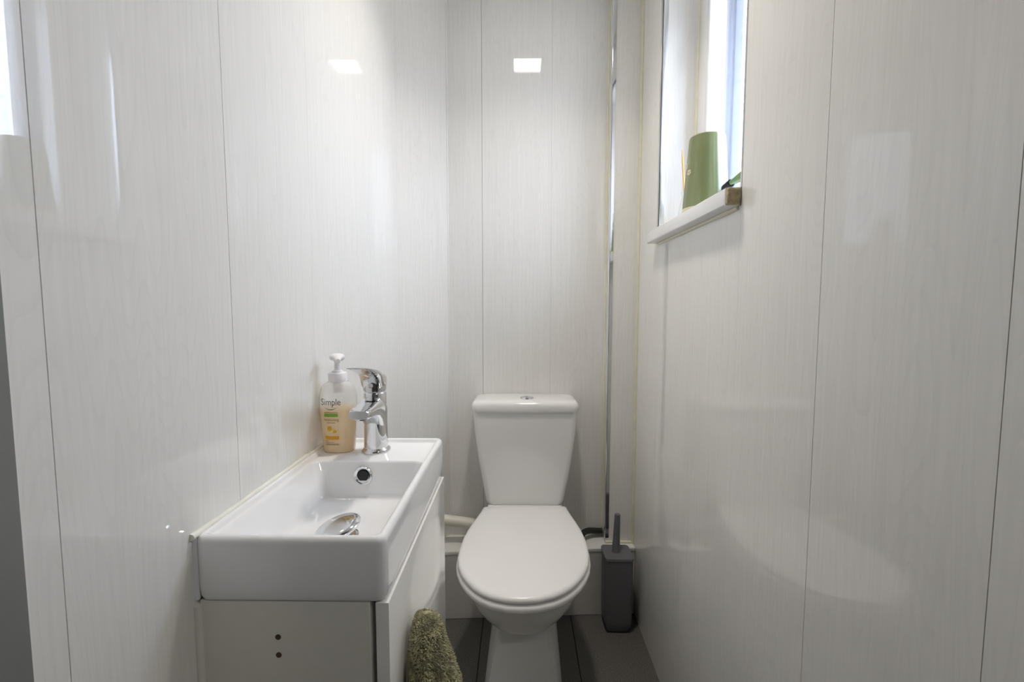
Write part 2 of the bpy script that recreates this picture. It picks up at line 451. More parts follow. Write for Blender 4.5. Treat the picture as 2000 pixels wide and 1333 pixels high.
# ------------------------------------------------------------------ ceiling lamp
LX, LY, LS = 0.043, 1.075, 0.128
lamp = empty('ceiling_light', (LX, LY, CEIL))
bm = bmesh.new()
h = LS / 2
for x0, x1, y0, y1 in ((-h - 0.012, -h, -h - 0.012, h + 0.012), (h, h + 0.012, -h - 0.012, h + 0.012), (-h, h, -h - 0.012, -h), (-h, h, h, h + 0.012)):
    bm_box(bm, LX + x0, LX + x1, LY + y0, LY + y1, CEIL - 0.022, CEIL, 0.0015, 1)
from_bm('frame', bm, M_lampbody, lamp)
box('diffuser', LX - h, LX + h, LY - h, LY + h, CEIL - 0.012, CEIL - 0.002, M_lamp, lamp)
bl = bpy.data.lights.new('beam', 'AREA'); bl.shape = 'SQUARE'; bl.size = LS * 0.9
bl.energy = LAMP_BEAM; bl.color = (1.0, 0.93, 0.83); bl.spread = math.radians(112)
bo = bpy.data.objects.new('beam', bl); COL.objects.link(bo); bo.location = (LX, LY, CEIL - 0.0135); bo.parent = lamp
kids_local(lamp)
tag(lamp, 'small square white ceiling light panel above the washbasin', 'ceiling light')

# added fill light in the unseen hall, shaped as a ceiling dome
hl = empty('hall_fill_light', (0.75, -0.55, CEIL))
lathe('base', [(0.11, CEIL - 0.02), (0.115, CEIL - 0.001)], 0.75, -0.55, M_lampbody, hl)
lathe('shade', [(0.02, CEIL - 0.075), (0.07, CEIL - 0.065), (0.10, CEIL - 0.045), (0.11, CEIL - 0.02)], 0.75, -0.55, M_hallfill, hl)
kids_local(hl)
tag(hl, 'added round white dome fill light in the unseen hall outside the doorway', 'ceiling light')

# ------------------------------------------------------------------ pipe boxing along the foot of the back wall
pb = empty('pipe_boxing', (0, 1.60, 0))
def skew_board(name, z0, z1, yl0, yl1, yr0, yr1, m):
    bm = bmesh.new()
    a, b = XL + 0.001, XR - 0.001
    rings = [[(a, yl0, z), (b, yr0, z), (b, yr1, z), (a, yl1, z)] for z in (z0, z1)]
    bm_loft(bm, rings)
    bmesh.ops.bevel(bm, geom=bm.edges[:], offset=0.0015, segments=2, affect='EDGES')
    return from_bm(name, bm, m, pb, 30)
skew_board('front_board', 0.001, 0.240, 1.546, 1.558, 1.592, 1.604, M_box)
skew_board('top_board', 0.240, 0.252, 1.544, YB - 0.001, 1.590, YB - 0.001, M_boxtop)
kids_local(pb)
tag(pb, 'low white boxing along the foot of the back wall behind the toilet', 'pipe boxing')

# cream waste pipe
wp = tube('waste_pipe', [(XL + 0.004, 1.600, 0.373), (-0.27, 1.612, 0.342), (-0.16, 1.622, 0.322), (-0.10, 1.628, 0.310)],
          0.0195, M_pipe, None, 20)
tag(wp, 'cream plastic waste pipe sloping down behind the toilet seat', 'pipe')

# black flexible hose
hs = tube('water_hose', bez((0.228, 1.600, 0.262), (0.235, 1.66, 0.300), (0.285, 1.665, 0.272), (0.3185, 1.668, 0.276), 16),
          0.011, M_hose, None, 12)
tag(hs, 'short black hose curving out from behind the toilet to the chrome strip', 'hose')

# ------------------------------------------------------------------ vanity cabinet
cab = empty('vanity_cabinet', (-0.28, 0.74, 0))
CZ = 0.7595
bm = bmesh.new()
bm_box(bm, XL + 0.003, -0.1815, 0.530, 0.944, 0.06, CZ, 0.001, 1)
bm_box(bm, XL + 0.003, -0.205, 0.545, 0.93, 0.0, 0.06)
body = from_bm('body', bm, M_cab, cab, 30)
for z in (0.7129, 0.6895):
    bm = bmesh.new()
    bm_loft(bm, [[(-0.2963 + r * math.cos(t * math.pi / 6), y, z + r * math.sin(t * math.pi / 6)) for t in range(12)]
                 for r, y in ((0.0036, 0.5305), (0.0036, 0.5296), (0.0030, 0.5294))])
    tag(from_bm('screw_hole', bm, M_hole, body, 40), 'small brown screw hole')
cdoor = box('door', -0.1745, -0.158, 0.5295, 0.946, 0.07, CZ - 0.001, M_door, cab, 0.0009, 2)
bm = bmesh.new()
bm_box(bm, -0.1582, -0.1538, 0.614, 0.626, 0.600, 0.630, 0.0015, 2)
from_bm('hook', bm, M_chrome, cdoor, 40)
bead = tube('sealant_bead', [(XL + 0.002, 0.528, 0.08), (XL + 0.002, 0.528, 0.4), (XL + 0.002, 0.528, 0.755)], 0.005, M_cab, cab, 8)
kids_local(cab)
tag(cab, 'white cabinet under the washbasin with two screw holes in its side', 'cabinet')

# ------------------------------------------------------------------ washbasin
basin = empty('washbasin', (-0.28, 0.74, CZ))
RZ, LZ = 0.842, 0.834
bx0, bx1, by0, by1 = XL + 0.0004, -0.160, 0.526, 0.953
rings = []
def add(x0, x1, y0, y1, z, r): rings.append(rrect(x0, x1, y0, y1, z, r, 7))
add(bx0 + 0.010, bx1 - 0.008, by0 + 0.008, by1 - 0.030, CZ + 0.001, 0.010)
add(bx0 + 0.003, bx1 - 0.002, by0 + 0.002, by1 - 0.012, CZ + 0.0025, 0.012)
add(bx0 + 0.001, bx1 - 0.0005, by0 + 0.0005, by1 - 0.004, CZ + 0.007, 0.013)
add(bx0, bx1, by0, by1 - 0.001, CZ + 0.020, 0.013)
add(bx0, bx1, by0, by1, RZ - 0.009, 0.013)
add(bx0 + 0.0003, bx1 - 0.0006, by0 + 0.0006, by1 - 0.0006, RZ - 0.0055, 0.0125)
add(bx0 + 0.0010, bx1 - 0.0020, by0 + 0.0020, by1 - 0.0020, RZ - 0.0026, 0.0115)
add(bx0 + 0.0022, bx1 - 0.0040, by0 + 0.0040, by1 - 0.0040, RZ - 0.0008, 0.010)
add(bx0 + 0.0045, bx1 - 0.0062, by0 + 0.0062, by1 - 0.0062, RZ, 0.009)
add(bx0 + 0.007, bx1 - 0.008, by0 + 0.008, by1 - 0.008, RZ, 0.008)
add(bx0 + 0.009, bx1 - 0.0105, by0 + 0.0105, by1 - 0.0105, RZ - 0.0010, 0.008)
add(bx0 + 0.010, bx1 - 0.0125, by0 + 0.0125, by1 - 0.0125, RZ - 0.004, 0.008)
add(bx0 + 0.011, bx1 - 0.0135, by0 + 0.0135, by1 - 0.0145, LZ + 0.001, 0.008)
add(bx0 + 0.012, bx1 - 0.0142, by0 + 0.0142, by1 - 0.018, LZ, 0.009)
add(bx0 + 0.013, bx1 - 0.0148, by0 + 0.0148, 0.8305, LZ - 0.0004, 0.016)
add(bx0 + 0.0145, bx1 - 0.0155, by0 + 0.0155, 0.8280, LZ - 0.0018, 0.016)
add(bx0 + 0.0165, bx1 - 0.0165, by0 + 0.0165, 0.8262, LZ - 0.0050, 0.017)
add(bx0 + 0.030, bx1 - 0.022, by0 + 0.022, 0.8180, CZ + 0.016, 0.020)
add(bx0 + 0.034, bx1 - 0.025, by0 + 0.025, 0.8150, CZ + 0.0085, 0.020)
add(bx0 + 0.044, bx1 - 0.034, by0 + 0.034, 0.8080, CZ + 0.0060, 0.018)
add(bx0 + 0.085, bx1 - 0.075, by0 + 0.085, 0.75, CZ + 0.0040, 0.014)
add(bx0 + 0.1155, bx1 - 0.1155, 0.672, 0.676, CZ + 0.0035, 0.0015)
loft('bowl', rings, M_ceramic, basin, smooth=50)
# overflow
def ring_y(name, cx, cy, cz, prof, m, parent, n=28):
    bm = bmesh.new()
    rr = [[(cx + r * math.cos(2 * math.pi * k / n), cy + dy, cz + r * math.sin(2 * math.pi * k / n)) for k in range(n)] for r, dy in prof]
    bm_loft(bm, rr, cap0=False, cap1=True)
    return from_bm(name, bm, m, parent, 40)
OF = (-0.2883, 0.8222, 0.8065)
of = ring_y('overflow_ring', *OF, [(0.0180, 0.002), (0.0180, -0.0012), (0.0170, -0.0024), (0.0150, -0.0026), (0.0112, 0.000), (0.0100, 0.0015)], M_chrome, basin)
ring_y('overflow_hole', *OF, [(0.0106, 0.0012), (0.0104, -0.0008)], M_dark, of)
# tilted pop-up plug
DR = Vector((-0.279, 0.678, CZ + 0.021))
wasteb = lathe('waste_collar', [(0.031, CZ + 0.003), (0.031, CZ + 0.0060), (0.029, CZ + 0.0068), (0.022, CZ + 0.0060), (0.018, CZ + 0.004)], DR.x, DR.y, M_chrome, basin)
stem = lathe('plug_stem', [(0.006, CZ + 0.003), (0.006, CZ + 0.020)], DR.x + 0.004, DR.y + 0.004, M_chrome, wasteb, 14)
bm = bmesh.new()
bm_loft(bm, [circ(0, 0, z, r, 40) for r, z in ((0.024, -0.009), (0.031, -0.006), (0.0345, -0.002), (0.0350, 0.000), (0.0335, 0.0022), (0.027, 0.0050), (0.016, 0.0068), (0.004, 0.0074))])
bmesh.ops.transform(bm, matrix=Matrix.Translation(DR) @ Matrix.Rotation(math.radians(-13), 4, 'Y') @ Matrix.Rotation(math.radians(7), 4, 'X'), verts=bm.verts)
from_bm('drain_plug', bm, M_chrome, basin, 40)
# sealant along the wall
tube('sealant_bead', [(XL + 0.0015, 0.5235 + i * 0.0268, RZ + 0.0005) for i in range(17)], 0.005, M_bead, basin, 10,
     rads=[0.0030 + 0.0014 * random.random() for _ in range(17)])
tube('sealant_bead', [(XL + 0.0005, 0.530, CZ + 0.002), (XL + 0.0005, 0.530, 0.80), (XL + 0.0005, 0.530, RZ)], 0.0035, M_upvc, basin, 10)
kids_local(basin)
tag(basin, 'narrow white ceramic washbasin fixed to the panelled wall above the cabinet', 'washbasin')

# ------------------------------------------------------------------ tap
TX, TY = -0.2838, 0.889
tap = empty('basin_tap', (TX, TY, LZ))
lathe('base_ring', [(0.0285, LZ + 0.0003), (0.0285, LZ + 0.003), (0.0272, LZ + 0.0055), (0.0245, LZ + 0.0075), (0.0235, LZ + 0.009)], TX, TY, M_chrome, tap)
lathe('column', [(0.0238, LZ + 0.0012), (0.0232, LZ + 0.03), (0.0226, LZ + 0.06), (0.0224, LZ + 0.09), (0.0224, 0.9505), (0.0216, 0.9525), (0.0205, 0.9535)], TX, TY, M_chrome, tap, 40)
def sec_y(y, zb, zt, hw, e=3.2, n=28):
    zc, hz = (zb + zt) / 2, (zt - zb) / 2
    return [(x + TX, y, z) for x, z in [(p[0], p[1]) for p in circ(0, zc, 0, hw, n, hz, e)]]
loft('spout', [sec_y(TY + 0.012, 0.880, 0.9435, 0.0205), sec_y(TY - 0.010, 0.876, 0.9460, 0.0222), sec_y(TY - 0.022, 0.894, 0.9450, 0.0222, 3.5), sec_y(TY - 0.036, 0.909, 0.9430, 0.0218, 4),
              sec_y(TY - 0.056, 0.9165, 0.9405, 0.0210, 4.5), sec_y(TY - 0.078, 0.9185, 0.9382, 0.0202, 4.5),
              sec_y(TY - 0.0925, 0.9190, 0.9368, 0.0192, 4.5), sec_y(TY - 0.0965, 0.9205, 0.9350, 0.0175, 4)], M_chrome, tap, smooth=35)
lathe('aerator', [(0.0125, 0.9160), (0.0132, 0.9165), (0.0132, 0.9200)], TX, TY - 0.078, M_chrome, tap, 28)
lathe('head', [(0.0212, 0.9552), (0.0222, 0.9562), (0.0224, 0.9585), (0.0224, 0.978), (0.0218, 0.984)], TX, TY, M_chrome, tap, 40)
lev = loft('lever', [sec_y(TY + 0.0215, 0.958, 0.9850, 0.0125), sec_y(TY + 0.0185, 0.957, 0.9885, 0.0180), sec_y(TY + 0.008, 0.957, 0.9905, 0.0222), sec_y(TY - 0.008, 0.958, 0.9945, 0.0226),
              sec_y(TY - 0.016, 0.960, 0.9970, 0.0224), sec_y(TY - 0.021, 0.972, 0.9985, 0.0220), sec_y(TY - 0.028, 0.984, 1.0005, 0.0216), sec_y(TY - 0.044, 0.9945, 1.0045, 0.0210),
              sec_y(TY - 0.075, 1.0035, 1.0105, 0.0200), sec_y(TY - 0.098, 1.0095, 1.0135, 0.0185), sec_y(TY - 0.1055, 1.0115, 1.0140, 0.0155)], M_chrome, tap, smooth=40)
ring_y('indicator', TX - 0.001, TY - 0.0225, 0.9685, [(0.0050, 0.003), (0.0050, -0.0006), (0.0042, -0.0012), (0.0036, -0.0004), (0.001, -0.0004)], M_chrome, lev, 18)
kids_local(tap)
tag(tap, 'chrome single lever mixer tap on the washbasin ledge', 'tap')

# ------------------------------------------------------------------ soap dispenser
SX, SY = -0.3570, 0.888
soap = empty('soap_dispenser', (SX, SY, LZ))
SE = 2.5
PROF = [(0.000, 0.0270, 0.0190), (0.0015, 0.0292, 0.0208), (0.005, 0.0305, 0.0220), (0.03, 0.0322, 0.0232), (0.06, 0.0343, 0.0243), (0.085, 0.0358, 0.0250),
        (0.100, 0.0362, 0.0252), (0.112, 0.0355, 0.0248), (0.122, 0.0335, 0.0236), (0.130, 0.0302, 0.0215), (0.1355, 0.0260, 0.0190), (0.139, 0.0205, 0.0165), (0.140, 0.0165, 0.0150)]
def prof_at(h):
    for (a, w0, d0), (b, w1, d1) in zip(PROF, PROF[1:]):
        if a <= h <= b:
            t = (h - a) / (b - a); return w0 + (w1 - w0) * t, d0 + (d1 - d0) * t
    return PROF[-1][1:]
loft('bottle', [circ(SX, SY, LZ + h, w, 40, d, SE) for h, w, d in PROF], M_bottle, soap, smooth=50)
LV = 0.089
lq = [(h, w, d) for h, w, d in PROF if h < LV] + [(LV,) + prof_at(LV)]
loft('liquid_soap', [circ(SX, SY, LZ + max(h, 0.0008) + (0.0 if h else 0.001), w - 0.0016, 36, d - 0.0016, SE) for h, w, d in lq], M_liquid, soap, smooth=50)
lathe('dip_tube', [(0.0085, LZ + 0.118), (0.0085, LZ + 0.140)], SX, SY, M_pump, soap, 16)
lathe('collar', [(0.0150, LZ + 0.1385), (0.0176, LZ + 0.1395), (0.0178, LZ + 0.1420), (0.0178, LZ + 0.1555), (0.0168, LZ + 0.1570), (0.0105, LZ + 0.1578), (0.0098, LZ + 0.1610), (0.0060, LZ + 0.1622), (0.0058, LZ + 0.180)], SX, SY, M_pump, soap, 30)
def sec2(y, zb, zt, hw, cx, n=20, e=2.4):
    zc, hz = (zb + zt) / 2, (zt - zb) / 2
    return [(cx + p[0], y, p[1]) for p in circ(0, zc, 0, hw, n, hz, e)]
loft('pump_head', [sec2(SY + 0.014, LZ + 0.1845, LZ + 0.1895, 0.0060, SX), sec2(SY + 0.012, LZ + 0.1815, LZ + 0.1925, 0.0115, SX), sec2(SY + 0.002, LZ + 0.1795, LZ + 0.1950, 0.0145, SX), sec2(SY - 0.010, LZ + 0.1805, LZ + 0.1955, 0.0140, SX),
                   sec2(SY - 0.016, LZ + 0.1830, LZ + 0.1945, 0.0095, SX), sec2(SY - 0.030, LZ + 0.1815, LZ + 0.1905, 0.0052, SX), sec2(SY - 0.036, LZ + 0.1795, LZ + 0.1875, 0.0040, SX)], M_pump, soap, smooth=45)
ph = [o for o in soap.children if o.name.startswith('pump_head')][0]
ph.data.transform(Matrix.Translation((SX, SY, 0)) @ Matrix.Rotation(math.radians(24), 4, 'Z') @ Matrix.Translation((-SX, -SY, 0)))
def wrap(bm, off):
    """lay a flat x/z drawing (x from the bottle's axis, z above the ledge) onto the bottle's curved front"""
    for v in bm.verts:
        w, d = prof_at(v.co.z)
        q = max(0.0, 1 - abs(v.co.x / w) ** SE)
        v.co = Vector((SX + v.co.x, SY - d * q ** (1 / SE) - off, LZ + v.co.z))
def band(name, x0, x1, z0, z1, m, n=12, off=0.0003):
    bm = bmesh.new()
    rows = []
    for j in range(3):
        z = z0 + (z1 - z0) * j / 2
        rows.append([bm.verts.new((x0 + (x1 - x0) * i / n, 0, z)) for i in range(n + 1)])
    for a, b in zip(rows, rows[1:]):
        for i in range(n): bm.faces.new((a[i], a[i + 1], b[i + 1], b[i]))
    wrap(bm, off); return from_bm(name, bm, m, soap)
def print_text(name, s, x, z, size, m, sx=1.0):
    cu = bpy.data.curves.new('txt', 'FONT'); cu.body = s; cu.size = size; cu.resolution_u = 4
    cu.align_x = 'CENTER'
    o = bpy.data.objects.new('txt', cu); COL.objects.link(o)
    dg = bpy.context.evaluated_depsgraph_get()
    me = bpy.data.meshes.new_from_object(o.evaluated_get(dg))
    bpy.data.objects.remove(o); bpy.data.curves.remove(cu)
    bm = bmesh.new(); bm.from_mesh(me); bpy.data.meshes.remove(me)
    for v in bm.verts: v.co = Vector((x + v.co.x * sx, 0, z + v.co.y))
    wrap(bm, 0.0005)
    return from_bm(name, bm, m, soap)
TXc = -0.0055
tag(print_text('brand_print', 'Simple', TXc, 0.0965, 0.0185, M_ink, 0.82), 'dark green printed word')
bm = bmesh.new()
pts = [(TXc - 0.013 + 0.026 * i / 14, 0.0925 - 0.0042 * math.sin(math.pi * i / 14)) for i in range(15)]
up = [bm.verts.new((x, 0, z)) for x, z in pts]
dn = [bm.verts.new((x, 0, z - 0.0010 * math.sin(math.pi * i / 14) - 0.0002)) for i, (x, z) in enumerate(pts)]
for i in range(14): bm.faces.new((up[i], up[i + 1], dn[i + 1], dn[i]))
wrap(bm, 0.0004); from_bm('smile_print', bm, M_ink, soap)
band('thin_print', TXc - 0.0135, TXc + 0.0135, 0.0815, 0.0823, M_ink)
band('green_band', TXc - 0.0140, TXc + 0.0140, 0.0735, 0.0798, M_inkg)
print_text('word_print', 'moisturising', TXc, 0.0655, 0.0078, M_ink, 0.80)
band('thin_print', TXc - 0.0085, TXc + 0.0085, 0.0612, 0.0620, M_ink)
for (x, z, r) in ((TXc - 0.0035, 0.0500, 0.0052), (TXc + 0.0060, 0.0445, 0.0042)):
    bm = bmesh.new()
    vs = [bm.verts.new((x + r * (1 + 0.18 * math.cos(6 * t * math.pi / 12)) * math.cos(t * math.pi / 12), 0, z + r * (1 + 0.18 * math.cos(6 * t * math.pi / 12)) * math.sin(t * math.pi / 12))) for t in range(24)]
    bm.faces.new(vs); wrap(bm, 0.0003); from_bm('flower_print', bm, M_inky, soap)
band('orange_band', TXc - 0.0135, TXc + 0.0145, 0.0285, 0.0352, M_inko)
for z, x1 in ((0.0252, -0.007), (0.0222, 0.004), (0.0192, 0.013), (0.0172, 0.0145)):
    band('thin_print', TXc - 0.0130, TXc + x1, z, z + 0.0007, M_ink)
kids_local(soap)
tag(soap, 'clear pump bottle half full of amber hand soap standing beside the tap', 'soap dispenser')

# ------------------------------------------------------------------ toilet
toilet = empty('toilet', (0.024, 1.53, 0))
TA = 0.026                                                   # the pan is turned a little
def trot(p):
    x, y, z = p
    dx, dy = x, y - 1.53
    return (0.024 + dx * math.cos(TA) - dy * math.sin(TA) * -1, 1.53 + dy * math.cos(TA) + dx * math.sin(TA), z)
LIDP = [(0.0, 1.021), (0.038, 1.0245), (0.073, 1.036), (0.100, 1.0525), (0.122, 1.0735), (0.142, 1.099), (0.160, 1.131), (0.174, 1.168), (0.182, 1.210), (0.1845, 1.255),
        (0.1825, 1.310), (0.176, 1.365), (0.166, 1.415), (0.1545, 1.465), (0.1475, 1.500), (0.1440, 1.522), (0.136, 1.5275), (0.07, 1.5285)]
def outline(off, z, yoff=0.0):
    """closed lid outline, grown by off (metres)"""
    half = [Vector((x, y)) for x, y in LIDP]
    pts = half + [Vector((0.0, 1.5285))] + [Vector((-p.x, p.y)) for p in reversed(half[1:])]
    n = len(pts); out = []
    for i in range(n):
        d = (pts[(i + 1) % n] - pts[i - 1]).normalized()
        nrm = Vector((d.y, -d.x))
        q = pts[i] + nrm * off
        out.append(trot((q.x, min(q.y, 1.5295) + yoff, z)))
    return out
def shrink(k, z):
    c = trot((0, 1.28, 0)); return [(c[0] + (p[0] - c[0]) * k, c[1] + (p[1] - c[1]) * k, z) for p in outline(-0.012, z)]
bm = bmesh.new()
bm_loft(bm, [outline(-0.012, 0.4190), outline(-0.004, 0.4195), outline(-0.0010, 0.4215), outline(0.0, 0.4255), outline(-0.0012, 0.4300), outline(-0.0050, 0.4335),
             outline(-0.012, 0.4355), shrink(0.85, 0.4366), shrink(0.6, 0.4374), shrink(0.25, 0.4378)])
from_bm('lid', bm, M_seat, toilet, 40)
bm = bmesh.new()
bm_loft(bm, [outline(-0.03, 0.3975), outline(-0.004, 0.3978), outline(0.0020, 0.4000), outline(0.0040, 0.4050), outline(0.0035, 0.4110), outline(0.0000, 0.4155), outline(-0.0080, 0.4180), outline(-0.02, 0.4184)])
from_bm('seat', bm, M_seat, toilet, 40)
def bowl_ring(z, yf, yb, hw, n=40, e=2.25):
    yc, hy = (yf + yb) / 2, (yb - yf) / 2
    return [trot(p) for p in circ(0, yc, z, hw, n, hy, e)]
loft('bowl', [bowl_ring(0.16, 1.20, 1.48, 0.055), bowl_ring(0.235, 1.168, 1.50, 0.066), bowl_ring(0.250, 1.150, 1.51, 0.088), bowl_ring(0.262, 1.130, 1.515, 0.107), bowl_ring(0.280, 1.110, 1.52, 0.126), bowl_ring(0.303, 1.090, 1.525, 0.143),
              bowl_ring(0.330, 1.071, 1.53, 0.158), bowl_ring(0.360, 1.056, 1.535, 0.169), bowl_ring(0.385, 1.047, 1.54, 0.175), bowl_ring(0.394, 1.043, 1.54, 0.177), bowl_ring(0.3974, 1.050, 1.535, 0.172)], M_pan, toilet, smooth=50)
# pedestal: flat front face with chamfered flanks
def ped_ring(z, yf, hwf, hws, yb=1.535):
    ch = 0.045
    pts = [(-hwf, yf), (hwf, yf), (hws, yf + ch), (hws, yb - 0.02), (hws - 0.02, yb), (-hws + 0.02, yb), (-hws, yb - 0.02), (-hws, yf + ch)]
    return [trot((x, y, z)) for x, y in pts]
bm = bmesh.new()
bm_loft(bm, [ped_ring(0.0, 1.120, 0.100, 0.112), ped_ring(0.02, 1.120, 0.100, 0.112), ped_ring(0.07, 1.132, 0.097, 0.108), ped_ring(0.12, 1.146, 0.090, 0.102),
             ped_ring(0.17, 1.158, 0.080, 0.092), ped_ring(0.22, 1.168, 0.069, 0.080), ped_ring(0.258, 1.172, 0.064, 0.073)])
bmesh.ops.bevel(bm, geom=[e for e in bm.edges if abs(e.verts[0].co.z - e.verts[1].co.z) > 0.01], offset=0.004, segments=2, affect='EDGES')
from_bm('pedestal', bm, M_pan, toilet, 28)
# rear shelf of the pan that carries the cistern
loft('rear_deck', [[trot(p) for p in rrect(-0.10, 0.10, 1.47, 1.66, 0.27, 0.03)], [trot(p) for p in rrect(-0.125, 0.125, 1.46, 1.665, 0.38, 0.03)], [trot(p) for p in rrect(-0.13, 0.13, 1.455, 1.668, 0.425, 0.03)],
                   [trot(p) for p in rrect(-0.125, 0.125, 1.535, 1.664, 0.431, 0.03)]], M_pan, toilet, smooth=45)
# cistern
CC = 0.0245
def cis(z, hw, yf, yb, r=0.022): return rrect(CC - hw, CC + hw, yf, yb, z, r, 6)
loft('cistern', [cis(0.4315, 0.122, 1.543, 1.668), cis(0.4322, 0.129, 1.540, 1.669), cis(0.436, 0.1345, 1.539, 1.670), cis(0.446, 0.1380, 1.5385, 1.670), cis(0.49, 0.1460, 1.539, 1.672), cis(0.53, 0.1530, 1.538, 1.672), cis(0.58, 0.1610, 1.537, 1.674),
                 cis(0.634, 0.1685, 1.536, 1.675), cis(0.69, 0.1755, 1.535, 1.675), cis(0.745, 0.1805, 1.534, 1.676), cis(0.764, 0.1815, 1.534, 1.676)], M_pan, toilet, smooth=45)
def cisl(z, d, r=0.030): return [(x, y + (0.0065 * (1 - ((x - CC) / 0.19) ** 2) * -1 if y < 1.6 else 0), zz) for x, y, zz in rrect(CC - 0.186 + d, CC + 0.186 - d, 1.529 + d, 1.677 - d * 0.2, z, r, 8)]
cl = loft('cistern_lid', [cisl(0.7605, 0.006), cisl(0.7612, 0.0015), cisl(0.764, 0.0), cisl(0.780, 0.0005), cisl(0.788, 0.003), cisl(0.794, 0.008), cisl(0.7975, 0.016), cisl(0.7990, 0.026, 0.026), cisl(0.7998, 0.05, 0.02)], M_pan, toilet, smooth=45)
fb = loft('flush_button', [circ(0.031, 1.588, z, r, 32, r * 0.92) for r, z in ((0.0240, 0.7990), (0.0240, 0.8012), (0.0225, 0.8030), (0.0200, 0.8032), (0.0192, 0.8020), (0.0185, 0.8034), (0.010, 0.8042))], M_chrome, toilet, smooth=40)
box('button_slot', 0.0304, 0.0316, 1.5720, 1.604, 0.8030, 0.8046, M_dark, fb)
for s in (-1, 1):
    tube('hinge', [trot((s * 0.075 - 0.02, 1.534, 0.4225)), trot((s * 0.075 + 0.02, 1.534, 0.4225))], 0.008, M_seat, toilet, 14)
kids_local(toilet)
tag(toilet, 'white close-coupled toilet with its lid closed and chrome flush button', 'toilet')

# ------------------------------------------------------------------ toilet brush
br = empty('toilet_brush', (0.346, 1.532, 0))
def bsq(z, h, r): return rrect(0.346 - h, 0.346 + h, 1.5335 - h, 1.5335 + h, z, r, 5)
loft('holder', [bsq(0.0, 0.035, 0.010), bsq(0.002, 0.037, 0.010), bsq(0.028, 0.0455, 0.012), bsq(0.034, 0.0460, 0.012), bsq(0.10, 0.0463, 0.012), bsq(0.20, 0.0467, 0.012), bsq(0.257, 0.0470, 0.012)], M_brush, br, smooth=30)
loft('holder_lid', [bsq(0.2575, 0.0470, 0.013), bsq(0.2590, 0.0492, 0.013), bsq(0.2660, 0.0492, 0.013), bsq(0.2682, 0.0480, 0.012), bsq(0.2690, 0.0450, 0.010), bsq(0.2695, 0.015, 0.006)], M_brush, br, smooth=30)
loft('handle', [circ(0.3415 + t * 0.004, 1.5345, 0.2685 + t * 0.135, r, 22) for t, r in ((0, 0.0150), (0.02, 0.0142), (0.35, 0.0120), (0.95, 0.0100), (0.985, 0.0097), (1.0, 0.0085))], M_brush, br, smooth=40)
kids_local(br)
tag(br, 'dark grey toilet brush in a square holder in the back corner', 'toilet brush')

# ------------------------------------------------------------------ hand towel
towel = empty('hand_towel', (-0.128, 0.62, 0.69))
NT = 72
KEY = [(0.712, 0.610, -0.132, 0.003, 0.003), (0.709, 0.610, -0.132, 0.013, 0.011), (0.704, 0.610, -0.132, 0.021, 0.017), (0.696, 0.610, -0.131, 0.028, 0.021), (0.675, 0.611, -0.130, 0.037, 0.024), (0.640, 0.614, -0.127, 0.050, 0.027), (0.590, 0.622, -0.123, 0.068, 0.031),
       (0.540, 0.632, -0.119, 0.082, 0.034), (0.46, 0.642, -0.117, 0.092, 0.035), (0.36, 0.648, -0.117, 0.096, 0.035), (0.26, 0.65, -0.118, 0.096, 0.034), (0.255, 0.65, -0.118, 0.088, 0.028)]
def towel_pt(z, th):
    for (a, b) in zip(KEY, KEY[1:]):
        if b[0] <= z <= a[0]:
            t = (a[0] - z) / (a[0] - b[0]); k = [a[i] + (b[i] - a[i]) * t for i in range(5)]; break
    else: k = KEY[-1]
    _, yc, xc, hy, hx = k
    z -= 0.026
    dep = min(1.0, (0.686 - z) / 0.10)
    fold = 1 + dep * (0.13 * math.cos(5 * th + 0.7) + 0.07 * math.cos(9 * th + 2.0 + z * 6))
    x = xc + hx * fold * math.cos(th); y = yc + hy * fold * math.sin(th)
    return Vector((max(x, -0.1532), y, z))
zs = [0.712, 0.708, 0.703, 0.696] + [0.69 - 0.0145 * i for i in range(31)]
zs = [z for z in zs if z >= 0.255]
loft('cloth', [[towel_pt(z, 2 * math.pi * i / NT) for i in range(NT)] for z in zs], M_towel, towel, smooth=60)
verts, faces = [], []
rnd = random.Random(3)
for _ in range(20000):
    z = 0.712 - 0.452 * rnd.random() ** 1.25; th = rnd.uniform(-math.pi, math.pi)
    p = towel_pt(z, th)
    if p.x < -0.146: continue
    q = towel_pt(z, th + 0.02) - p; r_ = towel_pt(max(z - 0.004, 0.256), th) - p
    nrm = r_.cross(q)
    if nrm.length < 1e-9: continue
    nrm.normalize()
    c = Vector((p.x + 0.118, p.y - 0.63, 0))
    if nrm.dot(c) < 0: nrm = -nrm
    if z > 0.70: nrm = (nrm + Vector((0, 0, 1))).normalized()
    t1 = q.normalized() if q.length > 0 else Vector((0, 1, 0))
    a = rnd.uniform(0, math.pi * 2); t2 = nrm.cross(t1)
    d1 = (t1 * math.cos(a) + t2 * math.sin(a)); d2 = nrm.cross(d1)
    L = rnd.uniform(0.0026, 0.0050); w = 0.00085
    tip = p + nrm * L + Vector((rnd.uniform(-1, 1), rnd.uniform(-1, 1), rnd.uniform(-1.4, 0.5))) * 0.0016
    mid = p + nrm * L * 0.6
    i0 = len(verts)
    for k in range(3):
        an = k * 2.0944; verts.append(p + (d1 * math.cos(an) + d2 * math.sin(an)) * w)
    for k in range(3):
        an = k * 2.0944; verts.append(mid + (d1 * math.cos(an) + d2 * math.sin(an)) * w * 1.25)
    verts.append(tip)
    for k in range(3):
        j = (k + 1) % 3
        faces.append((i0 + k, i0 + j, i0 + 3 + j, i0 + 3 + k)); faces.append((i0 + 3 + k, i0 + 3 + j, i0 + 6))
me = bpy.data.meshes.new('pile'); me.from_pydata(verts, [], faces)
pile = link('pile', me, M_pile, towel, 80); tag(pile, kind='stuff')
kids_local(towel)
